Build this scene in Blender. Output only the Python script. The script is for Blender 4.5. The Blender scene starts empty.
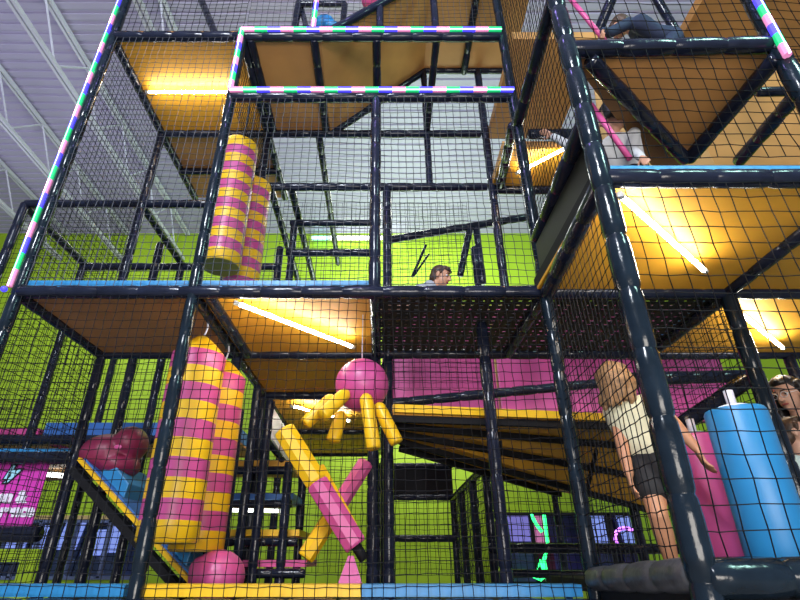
import bpy, bmesh, math, random
from mathutils import Vector, Matrix, Quaternion
random.seed(7)
scn = bpy.context.scene
COL = scn.collection
# ------------------------------------------------------------------ camera
CZ = 0.60                                   # camera height above the ground
PITCH = math.radians(27.2)
FPX = 505.0
CX = 382.0
cd = bpy.data.cameras.new('camera'); cam = bpy.data.objects.new('camera', cd); COL.objects.link(cam)
cam.location = (0, 0, CZ); cam.rotation_euler = (math.radians(90) + PITCH, 0, 0)
cd.sensor_width = 36; cd.lens = FPX / 800 * 36; cd.shift_x = (400 - CX) / 800
cd.clip_end = 200
scn.camera = cam
SP, CP = math.sin(PITCH), math.cos(PITCH)
def ray(px, py):
    cx, cy = (px - CX) / FPX, (300 - py) / FPX
    return Vector((cx, CP - cy * SP, SP + cy * CP))
def at(px, py, Y):                          # the point of the photo on the upright plane at depth Y
    d = ray(px, py); t = Y / d.y
    return Vector((d.x * t, Y, d.z * t + CZ))
def ath(px, py, h):                         # the point of the photo at height h above the camera
    d = ray(px, py); t = h / d.z
    return Vector((d.x * t, d.y * t, h + CZ))
def W(x, y, h):                             # h is a height above the camera
    return Vector((x, y, h + CZ))

# ------------------------------------------------------------------ materials
def newmat(name):
    m = bpy.data.materials.new(name); m.use_nodes = True
    nt = m.node_tree; b = nt.nodes['Principled BSDF']
    return m, nt, b
def mat(name, col, rough=.5, metal=0, var=.0, vscale=6, bump=0, bscale=30, coat=0, spec=.5):
    m, nt, b = newmat(name)
    b.inputs['Base Color'].default_value = (*col, 1); b.inputs['Roughness'].default_value = rough
    b.inputs['Metallic'].default_value = metal; b.inputs['Coat Weight'].default_value = coat
    b.inputs['Specular IOR Level'].default_value = spec
    tc = nt.nodes.new('ShaderNodeTexCoord')
    if var:
        n = nt.nodes.new('ShaderNodeTexNoise'); n.inputs['Scale'].default_value = vscale; n.inputs['Detail'].default_value = 4
        r = nt.nodes.new('ShaderNodeValToRGB')
        r.color_ramp.elements[0].position = .3; r.color_ramp.elements[1].position = .7
        r.color_ramp.elements[0].color = (*[c * (1 - var) for c in col], 1)
        r.color_ramp.elements[1].color = (*[min(1, c * (1 + var)) for c in col], 1)
        nt.links.new(tc.outputs['Object'], n.inputs['Vector']); nt.links.new(n.outputs['Fac'], r.inputs['Fac'])
        nt.links.new(r.outputs['Color'], b.inputs['Base Color'])
    if bump:
        n2 = nt.nodes.new('ShaderNodeTexNoise'); n2.inputs['Scale'].default_value = bscale; n2.inputs['Detail'].default_value = 3
        bp = nt.nodes.new('ShaderNodeBump'); bp.inputs['Strength'].default_value = bump; bp.inputs['Distance'].default_value = .01
        nt.links.new(tc.outputs['Object'], n2.inputs['Vector']); nt.links.new(n2.outputs['Fac'], bp.inputs['Height'])
        nt.links.new(bp.outputs['Normal'], b.inputs['Normal'])
    return m
def glow(name, col, s):
    m, nt, b = newmat(name)
    b.inputs['Base Color'].default_value = (*col, 1)
    b.inputs['Emission Color'].default_value = (*col, 1); b.inputs['Emission Strength'].default_value = s
    return m
M = {}
M['pad'] = mat('black_vinyl_padding', (.009, .012, .026), .20, var=.3, vscale=9, bump=.4, bscale=16, spec=.30)
M['pad_green'] = mat('dark_teal_vinyl_padding', (.006, .012, .020), .17, var=.3, vscale=9, bump=.35, bscale=16, spec=.30)
M['pad_lit'] = mat('lit_black_vinyl_padding', (.05, .05, .055), .38, var=.4, vscale=9, bump=.6, bscale=18)  # paler copy of the black padding, the light on it put into the colour
M['net'] = mat('black_net_cord', (.005, .005, .007), .7, spec=.15)
M['net_lit'] = mat('lit_black_net_cord', (.045, .047, .06), .6, spec=.3)  # lit copy of the black cord, brightness painted into its colour
M['web'] = mat('black_webbing', (.010, .011, .014), .7, var=.2)
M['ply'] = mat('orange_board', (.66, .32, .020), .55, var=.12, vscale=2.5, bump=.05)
M['ply_shade'] = mat('shaded_orange_board', (.44, .21, .062), .6, var=.15, vscale=2.5)  # shaded copy of the orange board, dimness put into the colour
M['blue'] = mat('blue_foam', (.018, .20, .46), .42, var=.06, vscale=4)
M['dblue'] = mat('dark_blue_foam', (.03, .13, .42), .45, var=.08)
M['yellow'] = mat('yellow_foam', (.80, .47, .008), .40, var=.05, vscale=4)
M['pink'] = mat('pink_foam', (.54, .075, .25), .40, var=.06, vscale=4)
M['magenta'] = mat('magenta_foam', (.56, .06, .25), .45, var=.06)
M['maroon'] = mat('dark_pink_vinyl', (.22, .018, .065), .45, var=.10, bump=.1)
M['purple'] = mat('purple_pink_foam', (.50, .065, .24), .40, var=.06, vscale=4)
M['olive'] = mat('olive_fabric_base', (.26, .19, .02), .6)
M['olive_dark'] = mat('dark_olive_board', (.014, .013, .010), .6)
M['black'] = mat('matt_black', (.007, .007, .009), .7, spec=.2)
M['steel'] = mat('galvanised_steel', (.55, .55, .66), .5)
M['white'] = mat('white_plastic', (.75, .76, .78), .4)
M['tube'] = glow('cool_white_tube', (1, .96, .86), 60)
M['tube_soft'] = glow('soft_white_tube', (.95, 1, .96), 5)
M['tube_cyan'] = glow('cyan_tube', (.35, .95, .95), 3)
M['led_p'] = glow('pink_led_glow', (.55, .18, .36), 1.0)  # wide glowing tubes that paint in the soft halo round the diodes
M['led_g'] = glow('green_led_glow', (.008, .42, .13), 1.1)
M['led_b'] = glow('blue_led_glow', (.05, .04, .72), 1.7)
M['led_p2'] = glow('pink_diodes', (1.0, .84, .88), 7)
M['led_g2'] = glow('green_diodes', (.30, 1, .58), 3.2)
M['led_b2'] = glow('blue_diodes', (.46, .48, 1.0), 3.4)
M['sign'] = mat('magenta_print', (.62, .04, .42), .4)
M['ink'] = mat('pale_lettering', (.85, .80, .92), .5)
M['ink_cyan'] = mat('pale_cyan_lettering', (.35, .70, .85), .5)
M['skin'] = mat('skin', (.52, .27, .175), .5, var=.06)
M['skin_fair'] = mat('fair_skin', (.62, .36, .26), .5, var=.06)
M['skin_tan'] = mat('tan_skin', (.50, .235, .13), .5, var=.06)
M['blond'] = mat('dark_blond_hair', (.27, .145, .06), .55, var=.45, vscale=40, bump=.6, bscale=60)
M['brown_hair'] = mat('brown_hair', (.055, .028, .016), .5, var=.4, vscale=40, bump=.5, bscale=60)
M['dark_hair'] = mat('black_hair', (.012, .010, .010), .4, var=.4, vscale=40, bump=.5, bscale=60)
M['grey_hair'] = mat('grey_hair', (.30, .29, .30), .45, var=.4, vscale=40, bump=.5, bscale=60)
M['cream'] = mat('cream_cotton', (.62, .58, .40), .8, bump=.3, bscale=25)
M['shorts'] = mat('black_cotton', (.015, .014, .016), .8)
M['navy'] = mat('navy_cotton', (.008, .018, .055), .8, bump=.3, bscale=20)
M['tee_white'] = mat('white_cotton', (.55, .57, .60), .8, bump=.3, bscale=25)
M['tee_mint'] = mat('pale_mint_cotton', (.50, .62, .58), .8, bump=.3, bscale=25)
M['tee_grey'] = mat('light_grey_cotton', (.33, .36, .42), .8, bump=.3, bscale=25)
M['camo'] = mat('grey_patterned_cotton', (.22, .23, .22), .8, var=.7, vscale=60)
M['lip'] = mat('lips', (.42, .10, .09), .4)
M['eyew'] = mat('eye_white', (.75, .74, .72), .2)
M['iris'] = mat('dark_iris', (.02, .012, .008), .15)
M['violet'] = mat('violet_arcade_panel', (.14, .11, .38), .35, var=.5, vscale=1.6)
M['slate'] = mat('slate_blue_panel', (.10, .13, .26), .4, var=.3, vscale=3)
M['lime'] = mat('lime_paint', (.42, .60, .02), .6)
M['tan'] = mat('tan_trim', (.50, .36, .16), .6)
M['neon_g'] = glow('green_neon', (.03, 1, .22), 2.6)
M['neon_p'] = glow('violet_neon', (.62, .18, 1.0), 3.0)
def glassmat():
    m, nt, b = newmat('window_glass')
    b.inputs['Base Color'].default_value = (.85, .9, 1, 1); b.inputs['Roughness'].default_value = .03
    b.inputs['Transmission Weight'].default_value = 1; b.inputs['IOR'].default_value = 1.02
    return m
M['glass'] = glassmat()
def wallmat():
    m, nt, b = newmat('lime_green_wall')
    tc = nt.nodes.new('ShaderNodeTexCoord'); n = nt.nodes.new('ShaderNodeTexNoise'); n.inputs['Scale'].default_value = .8
    r = nt.nodes.new('ShaderNodeValToRGB')
    r.color_ramp.elements[0].color = (.29, .46, .010, 1); r.color_ramp.elements[1].color = (.36, .55, .014, 1)
    nt.links.new(tc.outputs['Object'], n.inputs['Vector']); nt.links.new(n.outputs['Fac'], r.inputs['Fac'])
    nt.links.new(r.outputs['Color'], b.inputs['Base Color']); b.inputs['Roughness'].default_value = .6
    return m
M['wall'] = wallmat()
M['ceil'] = mat('lavender_grey_metal_deck', (.40, .365, .53), .5, var=.05, vscale=.5)
M['floor'] = mat('bounce_carpet', (.30, .29, .30), .9, var=.4, vscale=12)  # carpet colour lightened to bounce light up onto the deck undersides

# ------------------------------------------------------------------ object helpers
def tag(o, label=None, cat=None, group=None, kind=None):
    if label: o['label'] = label
    if cat: o['category'] = cat
    if group: o['group'] = group
    if kind: o['kind'] = kind
    return o
def thing(name, label, cat, loc=(0, 0, 0), group=None):
    o = bpy.data.objects.new(name, None); COL.objects.link(o); o.location = loc; o.empty_display_size = .1
    return tag(o, label, cat, group)
def link(name, me, mats, parent=None, smooth=False):
    if not isinstance(mats, (list, tuple)): mats = [mats]
    for m in mats: me.materials.append(m)
    if smooth:
        for p in me.polygons: p.use_smooth = True
    o = bpy.data.objects.new(name, me); COL.objects.link(o)
    if parent is not None:
        o.parent = parent; o.matrix_parent_inverse = Matrix.Translation(-Vector(parent.location))
        if parent.parent is not None:
            o.matrix_parent_inverse = Matrix.Identity(4)
    return o
def mesh_from_bm(name, bm):
    bmesh.ops.recalc_face_normals(bm, faces=bm.faces)
    me = bpy.data.meshes.new(name); bm.to_mesh(me); bm.free(); return me
def mesh_from(name, verts, faces, midx=None):
    me = bpy.data.meshes.new(name); me.from_pydata([tuple(v) for v in verts], [], faces); 
    if midx: me.polygons.foreach_set('material_index', midx)
    me.update(); return me
def basis(d):
    d = d.normalized(); a = Vector((0, 0, 1)) if abs(d.z) < .9 else Vector((1, 0, 0))
    u = a.cross(d).normalized(); return u, d.cross(u).normalized(), d

def rings(prof, p0, p1, n=12, caps=True, rot=0):
    """prof: list of (t along metres, radius); returns verts, faces"""
    u, v, d = basis(p1 - p0); vs, fs = [], []
    for t, r in prof:
        c = p0 + d * t
        for k in range(n):
            a = 2 * math.pi * k / n + rot
            vs.append(c + u * (r * math.cos(a)) + v * (r * math.sin(a)))
    for i in range(len(prof) - 1):
        for k in range(n):
            fs.append((i * n + k, i * n + (k + 1) % n, (i + 1) * n + (k + 1) % n, (i + 1) * n + k))
    if caps:
        fs.append(tuple(range(n - 1, -1, -1))); fs.append(tuple((len(prof) - 1) * n + k for k in range(n)))
    return vs, fs
def pad_pipe(name, p0, p1, r, parent, m='pad', seg=.27):
    """a steel pipe in foam sleeves, pinched by cable ties"""
    L = (p1 - p0).length; n = max(1, round(L / seg)); s = L / n; prof = []
    for i in range(n):
        a = i * s; j = 1 + random.uniform(-.03, .03)
        prof += [(a + .002, r * .86), (a + .016, r * .97), (a + s * .3, r * 1.02 * j), (a + s * .7, r * 1.02 * j), (a + s - .016, r * .97), (a + s - .002, r * .86)]
    vs, fs = rings(prof, p0, p1, 12)
    return link(name, mesh_from(name, vs, fs), M[m], parent, True)
def tube(name, p0, p1, r, m, parent=None, n=12, caps=True):
    L = (p1 - p0).length
    vs, fs = rings([(0, r), (L, r)], p0, p1, n, caps)
    o = link(name, mesh_from(name, vs, fs), M[m] if isinstance(m, str) else m, parent)
    for p in o.data.polygons: p.use_smooth = len(p.vertices) == 4
    return o
def prism(name, poly, thick, m, parent=None, bevel=0):
    """poly: planar 3D points; thick: vector"""
    bm = bmesh.new(); n = len(poly)
    a = [bm.verts.new(p) for p in poly]; b = [bm.verts.new(p + thick) for p in poly]
    bm.faces.new(a); bm.faces.new(b[::-1])
    for i in range(n): bm.faces.new((a[i], b[i], b[(i + 1) % n], a[(i + 1) % n]))
    if bevel:
        bmesh.ops.bevel(bm, geom=list(bm.edges), offset=bevel, segments=2, affect='EDGES', profile=.6)
    return link(name, mesh_from_bm(name, bm), M[m], parent)
def box(name, lo, hi, m, parent=None, bevel=0):
    lo, hi = Vector(lo), Vector(hi)
    poly = [Vector((lo.x, lo.y, lo.z)), Vector((hi.x, lo.y, lo.z)), Vector((hi.x, hi.y, lo.z)), Vector((lo.x, hi.y, lo.z))]
    return prism(name, poly, Vector((0, 0, hi.z - lo.z)), m, parent, bevel)

# ------------------------------------------------------------------ the setting
def struct(o): return tag(o, kind='structure')
# ceiling: ribbed steel deck, ribs run along X
YB, HC = 9.55, 6.62
def ceiling():
    vs, fs = [], []; y = -3.0; i = 0; x0, x1 = -14, 14; zz = HC + CZ
    while y < YB:
        for (dy, dz) in ((0, 0), (.085, 0), (.105, .02), (.135, .02)):
            vs += [(x0, y + dy, zz + dz), (x1, y + dy, zz + dz)]
        y += .153
    for k in range(len(vs) // 2 - 1): fs.append((2 * k, 2 * k + 1, 2 * k + 3, 2 * k + 2))
    return struct(link('ceiling', mesh_from('ceiling', vs, fs), M['ceil']))
ceiling()
struct(box('floor', (-14, -6, -.1), (14, YB, 0), 'floor'))
# back wall with two window openings (in world z)
def wall_with_holes(name, x0, x1, z0, z1, y, t, holes, m):
    xs = sorted({x0, x1, *[h[0] for h in holes], *[h[1] for h in holes]})
    zs = sorted({z0, z1, *[h[2] for h in holes], *[h[3] for h in holes]})
    bm = bmesh.new()
    for i in range(len(xs) - 1):
        for j in range(len(zs) - 1):
            cx, cz = (xs[i] + xs[i + 1]) / 2, (zs[j] + zs[j + 1]) / 2
            if any(h[0] < cx < h[1] and h[2] < cz < h[3] for h in holes): continue
            q = [bm.verts.new(v) for v in ((xs[i], y, zs[j]), (xs[i + 1], y, zs[j]), (xs[i + 1], y, zs[j + 1]), (xs[i], y, zs[j + 1]))]
            bm.faces.new(q)
    bmesh.ops.remove_doubles(bm, verts=bm.verts, dist=1e-4)
    r = bmesh.ops.extrude_face_region(bm, geom=list(bm.faces))
    bmesh.ops.translate(bm, vec=(0, t, 0), verts=[v for v in r['geom'] if isinstance(v, bmesh.types.BMVert)])
    return struct(link(name, mesh_from_bm(name, bm), M[m]))
a1 = at(505, 514, YB); a2 = at(648, 586, YB)
b1 = at(-60, 521, YB); b2 = at(134, 578, YB)
W1 = (a1.x, a2.x, max(.25, a2.z), a1.z); W2 = (b1.x, b2.x, max(.25, b2.z), b1.z)
wall_with_holes('wall_back', -14, 14, 0, HC + CZ + .06, YB, .15, [W1, W2], 'wall')
def window(i, w, cols, rows, fm, lab):
    f = thing('window_%d' % i, None, None, (w[0], YB, w[2])); f['kind'] = 'structure'
    bm = bmesh.new()
    def bar(xa, xb, za, zb):
        bmesh.ops.create_cube(bm, size=1, matrix=Matrix.Translation(((xa + xb) / 2, YB + .02, (za + zb) / 2)) @ Matrix.Diagonal((xb - xa, .10, zb - za, 1)))
    t = .05
    for c in range(cols + 1):
        x = w[0] + (w[1] - w[0]) * c / cols; bar(x - t / 2, x + t / 2, w[2], w[3])
    for c in range(rows + 1):
        z = w[2] + (w[3] - w[2]) * c / rows; bar(w[0], w[1], z - t / 2, z + t / 2)
    struct(link('window_frame', mesh_from_bm('window_frame', bm), M[fm], f))
    struct(box('window_pane', (w[0], YB + .06, w[2]), (w[1], YB + .07, w[3]), 'glass', f))
    return f
window(1, W1, 5, 2, 'black', '')
window(2, W2, 12, 1, 'slate', '')
struct(box('trim_1', (W2[0], YB - .03, W2[3] + .0), (W2[1] + .1, YB, W2[3] + .09), 'tan'))
# the arcade hall behind the windows
struct(box('wall_arcade', (-14, YB + 1.6, 0), (14, YB + 1.7, 3.2), 'violet'))
def arcade(name, label, cat, x, w, h, m, mm):
    t = thing(name, label, cat, (x, YB + 1.0, 0), 'games behind the windows')
    prism('cabinet', [Vector((x - w / 2, YB + .7, 0)), Vector((x - w / 2, YB + 1.3, 0)), Vector((x - w / 2, YB + 1.3, h)), Vector((x - w / 2, YB + .95, h)), Vector((x - w / 2, YB + .75, h * .55))], Vector((w, 0, 0)), m, t)
    prism('screen', [Vector((x - w * .4, YB + .76, h * .58)), Vector((x + w * .4, YB + .76, h * .58)), Vector((x + w * .4, YB + .925, h * .95)), Vector((x - w * .4, YB + .925, h * .95))], Vector((0, -.02, .01)), mm, t)
    return t
M['scr_v'] = glow('violet_screen', (.30, .24, .72), .65); M['scr_r'] = glow('rose_screen', (.62, .18, .36), .8); M['scr_b'] = glow('blue_screen', (.28, .36, .85), .9)
wx = lambda px: at(px, 540, YB + .9).x
arcade('arcade_cabinet', 'dim violet arcade cabinet seen through the window, left of the green neon', 'arcade game', wx(520), .5, 1.55, 'violet', 'scr_v')
arcade('arcade_cabinet', 'rose-lit arcade cabinet seen through the window, beside the green neon', 'arcade game', wx(538), .42, 1.5, 'maroon', 'scr_r')
arcade('arcade_cabinet', 'blue-lit arcade cabinet in the window behind the middle padded post', 'arcade game', wx(598), .5, 1.5, 'slate', 'scr_b')
arcade('arcade_cabinet', 'violet arcade cabinet behind the neon ring in the window', 'arcade game', wx(632), .55, 1.5, 'violet', 'scr_b')
for i, px in enumerate((20, 48, 72, 98, 120)):
    arcade('arcade_cabinet', ['slate arcade cabinet behind the pale arch', 'slate blue arcade cabinet just right of the pale arch', 'slate blue arcade cabinet in the middle of the left window', 'blue-lit cabinet second from the right end of the left window', 'slate cabinet at the right end of the left window'][i], 'arcade game', wx(px), .46, 1.15 + .08 * (i % 3), 'slate', 'scr_b')
def poly_tube(name, pts, r, m, parent=None, n=8, closed=False):
    vs, fs = [], []
    N = len(pts)
    for i, p in enumerate(pts):
        d = (pts[min(i + 1, N - 1)] - pts[max(i - 1, 0)]) if not closed else pts[(i + 1) % N] - pts[i - 1]
        u, v, _ = basis(d)
        for k in range(n):
            a = 2 * math.pi * k / n; vs.append(p + u * (r * math.cos(a)) + v * (r * math.sin(a)))
    for i in range(N if closed else N - 1):
        j = (i + 1) % N
        for k in range(n): fs.append((i * n + k, i * n + (k + 1) % n, j * n + (k + 1) % n, j * n + k))
    if not closed:
        fs.append(tuple(range(n - 1, -1, -1))); fs.append(tuple((N - 1) * n + k for k in range(n)))
    return link(name, mesh_from(name, vs, fs), M[m] if isinstance(m, str) else m, parent, True)
yn = YB - .06
tag(poly_tube('neon_sign', [at(p[0], p[1], yn) for p in ((531, 514), (536, 524), (542, 532))], .03, 'neon_g'), 'short slanting green neon stroke in the lit window', 'neon light')
tag(poly_tube('neon_sign', [at(p[0], p[1], yn) for p in ((544, 515), (546, 530), (548, 545), (544, 560), (548, 582))], .03, 'neon_g'), 'tall upright green neon line in the lit window', 'neon light')
tag(poly_tube('neon_sign', [at(p[0], p[1], yn) for p in ((541, 560), (534, 578), (541, 580), (545, 578), (541, 562))], .022, 'neon_g'), 'small green neon tree outline at the bottom of the window', 'neon light')
c = at(627, 539, YB - .06)
tag(poly_tube('neon_sign', [c + Vector((.20 * math.cos(a), 0, .17 * math.sin(a))) for a in [math.radians(50 + 260 * k / 20) for k in range(21)]], .03, 'neon_p'), 'open violet neon ring in the window near the girl', 'neon light')
# lime arch by the left window
t = thing('arch_frame', 'lime green square arch low at the left edge below the pink sign', 'arch', (at(20, 590, 9.2).x, 9.2, 0))
pa, pb = at(-20, 549, 9.2), at(37, 562, 9.2)
box('crossbar', (pa.x, 9.15, pb.z), (pb.x, 9.3, pa.z), 'lime', t)
box('upright', (at(18, 575, 9.2).x, 9.15, 0), (pb.x, 9.3, pb.z), 'lime', t)
# roof trusses
def truss(x, label):
    t = thing('roof_truss', label, 'roof truss', (x, 6, HC + CZ), 'steel roof trusses')
    ht, hb = HC - .06, HC - .72
    for h, r in ((ht, .028), (hb, .028)):
        for s in (-.03, .03):
            box('chord', (x + s - .018, -2, h + CZ - r), (x + s + .018, YB - .05, h + CZ + r), 'steel', t)
    y = -2; k = 0; bm = bmesh.new()
    while y < YB - .6:
        a = W(x, y, hb if k % 2 == 0 else ht); b = W(x, y + .55, ht if k % 2 == 0 else hb)
        vs, fs = rings([(0, .015), ((b - a).length, .015)], a, b, 6)
        q = [bm.verts.new(v) for v in vs]
        for f in fs: bm.faces.new([q[i] for i in f])
        y += .55; k += 1
    link('web', mesh_from_bm('web', bm), M['steel'], t)
truss(-4.4, 'grey steel roof truss nearest the tall LED-lit corner post')
truss(-5.75, 'grey steel roof truss second out from the LED-lit corner post')
truss(-7.1, 'grey steel roof truss at the far left edge under the ribbed ceiling')
truss(-2.9, 'grey steel roof truss seen through the left bay netting')

# ------------------------------------------------------------------ frames of padded pipe
XA, XB, XC, XD, XF = -2.45, -1.27, -.05, 1.10, 2.32
Y0, Y1, Y2, Y3 = 3.0, 4.15, 5.3, 6.45
L1, L2, L3, L4 = 1.60, 3.46, 4.24, 5.24
XL = -3.65
PR = .043
GRD = -CZ
fr1 = thing('climbing_frame', 'tall main frame of black padded pipes across the left and middle bays', 'play structure', W(-.7, 3.5, GRD))
def post(f, x, y, h0, h1, r=PR, m='pad'): return pad_pipe('post', W(x, y, h0), W(x, y, h1), r, f, m)
def beam(f, p, q, r=PR, m='pad'): return pad_pipe('beam', p, q, r, f, m)
for x, top, m in ((XA, 6.2, 'pad_green'), (XB, L3 - .02, 'pad_green'), (XC, L2, 'pad'), (XD, 6.2, 'pad_green')):
    post(fr1, x, Y0, L1 if x == XC else GRD, top, .041, m)
post(fr1, -.07, Y1, GRD, L1, .046); post(fr1, .03, Y1 + .25, GRD, L1, .043)
post(fr1, .757, 3.5, GRD, L1)
for x, b, tp in ((XA, GRD, L3), (XB, GRD, L3), (XC + .10, GRD, L2), (XD + .05, L1, L4)):
    post(fr1, x, Y1, b, tp)
# front row beams
beam(fr1, W(XA, Y0, L1), W(XD, Y0, L1), .045)
beam(fr1, W(XB, Y0, L2), W(XD, Y0, L2), .045)
beam(fr1, W(XA, Y0, L3), W(XD, Y0, L3), .045)
beam(fr1, W(XA - 1.2, Y0 - .05, -.235), W(XD, Y0 - .05, -.235), .06)
# row Y1
beam(fr1, W(XA, Y1, L1), W(XD, Y1, L1))
beam(fr1, W(XB, Y1, L2), W(XD, Y1, L2))
beam(fr1, W(XA, Y1, L3 - .03), W(XD, Y1, L3 - .03))
beam(fr1, W(XL, Y1, 3.24), W(XB, Y1, 3.24))
# depth beams
for x in (XA, XB, XB + .1, XC, XD):
    beam(fr1, W(x, Y0, L1 - .01), W(x, Y1, L1 - .01), .04)
for x in (XA, XB, XB + .07, -.62, XC):
    beam(fr1, W(x, Y0, L3 - .02), W(x, Y1, L3 - .02), .04)
beam(fr1, W(.5, Y0, L3 + .0), W(.5, Y1, L3 + .0), .035)
beam(fr1, W(XD - .12, Y0, L4 - .05), W(XD - .12, Y1, L4 - .05), .04)
# upper ramp rails, the short middle posts and the landing above
beam(fr1, W(-.58, Y1, L3 - .05), W(.52, Y1, L4), .04)
beam(fr1, W(-.55, Y0 + .02, L3 + .04), W(.5, Y0 + .02, L4 - .02), .04)
beam(fr1, W(.5, Y1, L4), W(1.55, Y1, L4), .04)
post(fr1, .5, Y1, L2, L4, .036); post(fr1, .5, Y0 + .03, L3, L4, .036)
post(fr1, -.02, Y0 + .03, L3, L3 + .5, .036)
beam(fr1, at(293, 40, 3.6), at(299, 2, 3.6), .042); beam(fr1, at(297, 4, 3.6), at(346, 4, 3.6), .036); beam(fr1, at(345, 4, 3.6), at(341, 40, 3.6), .036); beam(fr1, at(301, 6, 3.7), at(309, 38, 3.4), .03)
beam(fr1, at(198, -8, 3.9), at(216, 36, 3.6), .042)
# rear frame
fr2 = thing('climbing_frame', 'rear frame of black padded pipes standing behind the main frame', 'play structure', W(-.5, 5.3, GRD))
for x, y, b, tp in ((XL, Y1, GRD, 3.24), (XL, Y2, GRD, 3.2), (XA, Y2, GRD, 3.2), (XL + .02, Y3, GRD, 2.6), (XA - .03, 4.75, GRD, 3.15), (XB - .55, Y2, GRD, 3.15), (XB, Y2, GRD, L2),
                    (XC + .12, Y2, GRD, L2), (XD + .05, Y2, L1, L2), (XF + .13, Y2, GRD, L1), (XF + .08, 7.5, GRD, 1.2), (XB, Y3, GRD, L1), (XC + .1, Y3, GRD, L2)):
    post(fr2, x, y, b, tp, .045)
beam(fr2, W(XL, Y1, 3.22), W(XL, Y2, 3.22)); beam(fr2, W(XA, Y1, 3.22), W(XA, Y2, 3.22)); beam(fr2, W(XB - .3, Y1, 3.22), W(XB - .3, Y2, 3.22))
beam(fr2, W(XL, Y2, 3.18), W(XB, Y2, 3.18)); beam(fr2, W(XA + .55, Y2, 3.2), W(XA + .55, Y2, L1))
beam(fr2, W(XA, Y1, L3 - .02), W(XA, Y2, L3 - .02)); beam(fr2, W(XB, Y1, L3 - .02), W(XB, Y2, L3 - .02)); beam(fr2, W(XA, 4.75, L3 - .04), W(XB, 4.75, L3 - .04)); 
beam(fr2, W(-1.17, Y1, L2), W(-1.17, 6.9, L2), .04); beam(fr2, W(-.95, Y1, L2), W(-.95, 6.9, L2), .04)
beam(fr2, W(-.70, Y1, L3 - .05), W(-.70, 6.9, L3 - .05), .04)
beam(fr2, at(290, 223, 4.7), at(372, 223, 4.7), .038); beam(fr2, at(286, 253, 4.7), at(372, 253, 4.7), .042)
post(fr2, at(292, 250, 4.7).x, 4.7, L1, at(292, 222, 4.7).z - CZ, .04)
beam(fr2, at(383, 241, Y2), at(527, 217, Y2), .05)
beam(fr2, at(470, 228, Y2), at(460, 276, Y2), .042); beam(fr2, at(476, 226, Y2), at(483, 284, Y2), .045)
beam(fr2, at(426, 245, 6.2), at(412, 277, 6.2), .02); beam(fr2, at(429, 254, 6.2), at(413, 277, 6.2), .015)
for x in (XB, XC): beam(fr2, W(x, Y1, L1 - .02), W(x, 8.7, L1 - .02), .04)
for y in (Y2, 7.0, 8.7): beam(fr2, W(XB, y, L1 - .03), W(XC, y, L1 - .03))
# low left bay with the landing
beam(fr2, W(XL - .6, Y1, .72), W(XA, Y1, .72), .05); beam(fr2, W(XL - .6, Y2, 1.10), W(XA + .9, Y2, 1.10), .05)
beam(fr2, W(XL - .6, Y1, .17), W(XA - .1, Y1, .17), .06); beam(fr2, W(XA, Y1, .66), W(XA, Y2, .66), .05)
beam(fr2, at(488, 548, Y2), at(690, 549, Y2), .045); beam(fr2, at(505, 573, Y2), at(590, 575, Y2), .035)
# near right tower
XE, YE, XE2 = 1.035, 1.86, 2.20
fr3 = thing('climbing_frame', 'near tower of thick glossy padded pipes filling the right side', 'play structure', W(1.6, 2.4, GRD))
post(fr3, XE, YE, GRD, 5.0, .049, 'pad_green'); post(fr3, XE2, YE, GRD, 4.6, .049, 'pad_green')
post(fr3, XF, Y0, GRD, L1, .049, 'pad_green')
beam(fr3, W(XE, YE, L1), W(3.4, YE, L1), .047); beam(fr3, W(XE, YE, 2.52), W(XE2, YE, 2.56), .047)
beam(fr3, W(XE, YE, -.055), W(3.4, YE, -.03), .062, 'pad_green')
beam(fr3, W(XE, YE + .02, -.045), W(XD - .0, Y0, -.09), .055, 'pad_lit')
beam(fr3, W(XE, YE, L1 - .02), W(XD, Y0, L1 - .02), .048); beam(fr3, W(XE, YE, 1.98), W(XD, Y0, 2.02), .048)
beam(fr3, W(XE, YE, 3.0), W(XD, Y0, 3.14), .045)
beam(fr3, W(XD, Y0, L1), W(3.7, Y0, L1), .047); beam(fr3, W(XD, Y1, L1), W(3.7, Y1, L1), .045)
beam(fr3, W(XE2 + .1, YE, L1), W(XF, Y0, L1), .045); beam(fr3, W(XF, Y0, L1 - .02), W(XF, Y1, L1 - .02), .042)
beam(fr3, ath(590, 60, 2.455), ath(686, 160, 2.455), .045); beam(fr3, ath(778, 56, 2.455), ath(688, 160, 2.455), .045)
beam(fr3, at(806, 84, 2.3), at(738, 162, 3.1), .05); beam(fr3, at(757, 92, 2.5), at(812, 91, 2.5), .035)
beam(fr3, at(712, -4, 2.9), at(681, 42, 3.1), .045); beam(fr3, at(614, -6, 2.8), at(596, 36, 3.05), .045); beam(fr3, at(655, -4, 2.9), at(682, 42, 3.0), .04)
beam(fr3, at(528, 134, 3.55), at(575, 134, 3.55), .05); beam(fr3, at(496, 190, Y1), at(560, 190, Y1), .045)
beam(fr3, at(632, 136, 3.2), at(690, 134, 3.2), .05)
beam(fr3, at(513, 125, 3.05), at(500, 188, Y1), .045)
beam(fr3, at(682, 424, 3.25), at(748, 380, 3.25), .05); post(fr3, 3.55, Y1, GRD, L1, .045)
beam(fr3, at(383, 404, 4.9), at(612, 382, 4.9), .048); beam(fr3, at(630, 379, 4.75), at(752, 376, 4.75), .065)
box('side_board', (XE + .035, YE + .1, L1 + CZ + .03), (XE + .055, Y0 - .05, 1.98 + CZ - .03), 'olive_dark', fr3)
box('skirt_board', (XE + .1, YE + .03, 0), (3.4, YE + .05, CZ - .11), 'black', fr3)
prism('side_skirt', [Vector((XD, Y0 - .06, 0)), Vector((XE, YE + .06, 0)), Vector((XE, YE + .06, CZ - .10)), Vector((XD, Y0 - .06, CZ - .13))], Vector((.015, 0, 0)), 'black', fr3)
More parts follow.
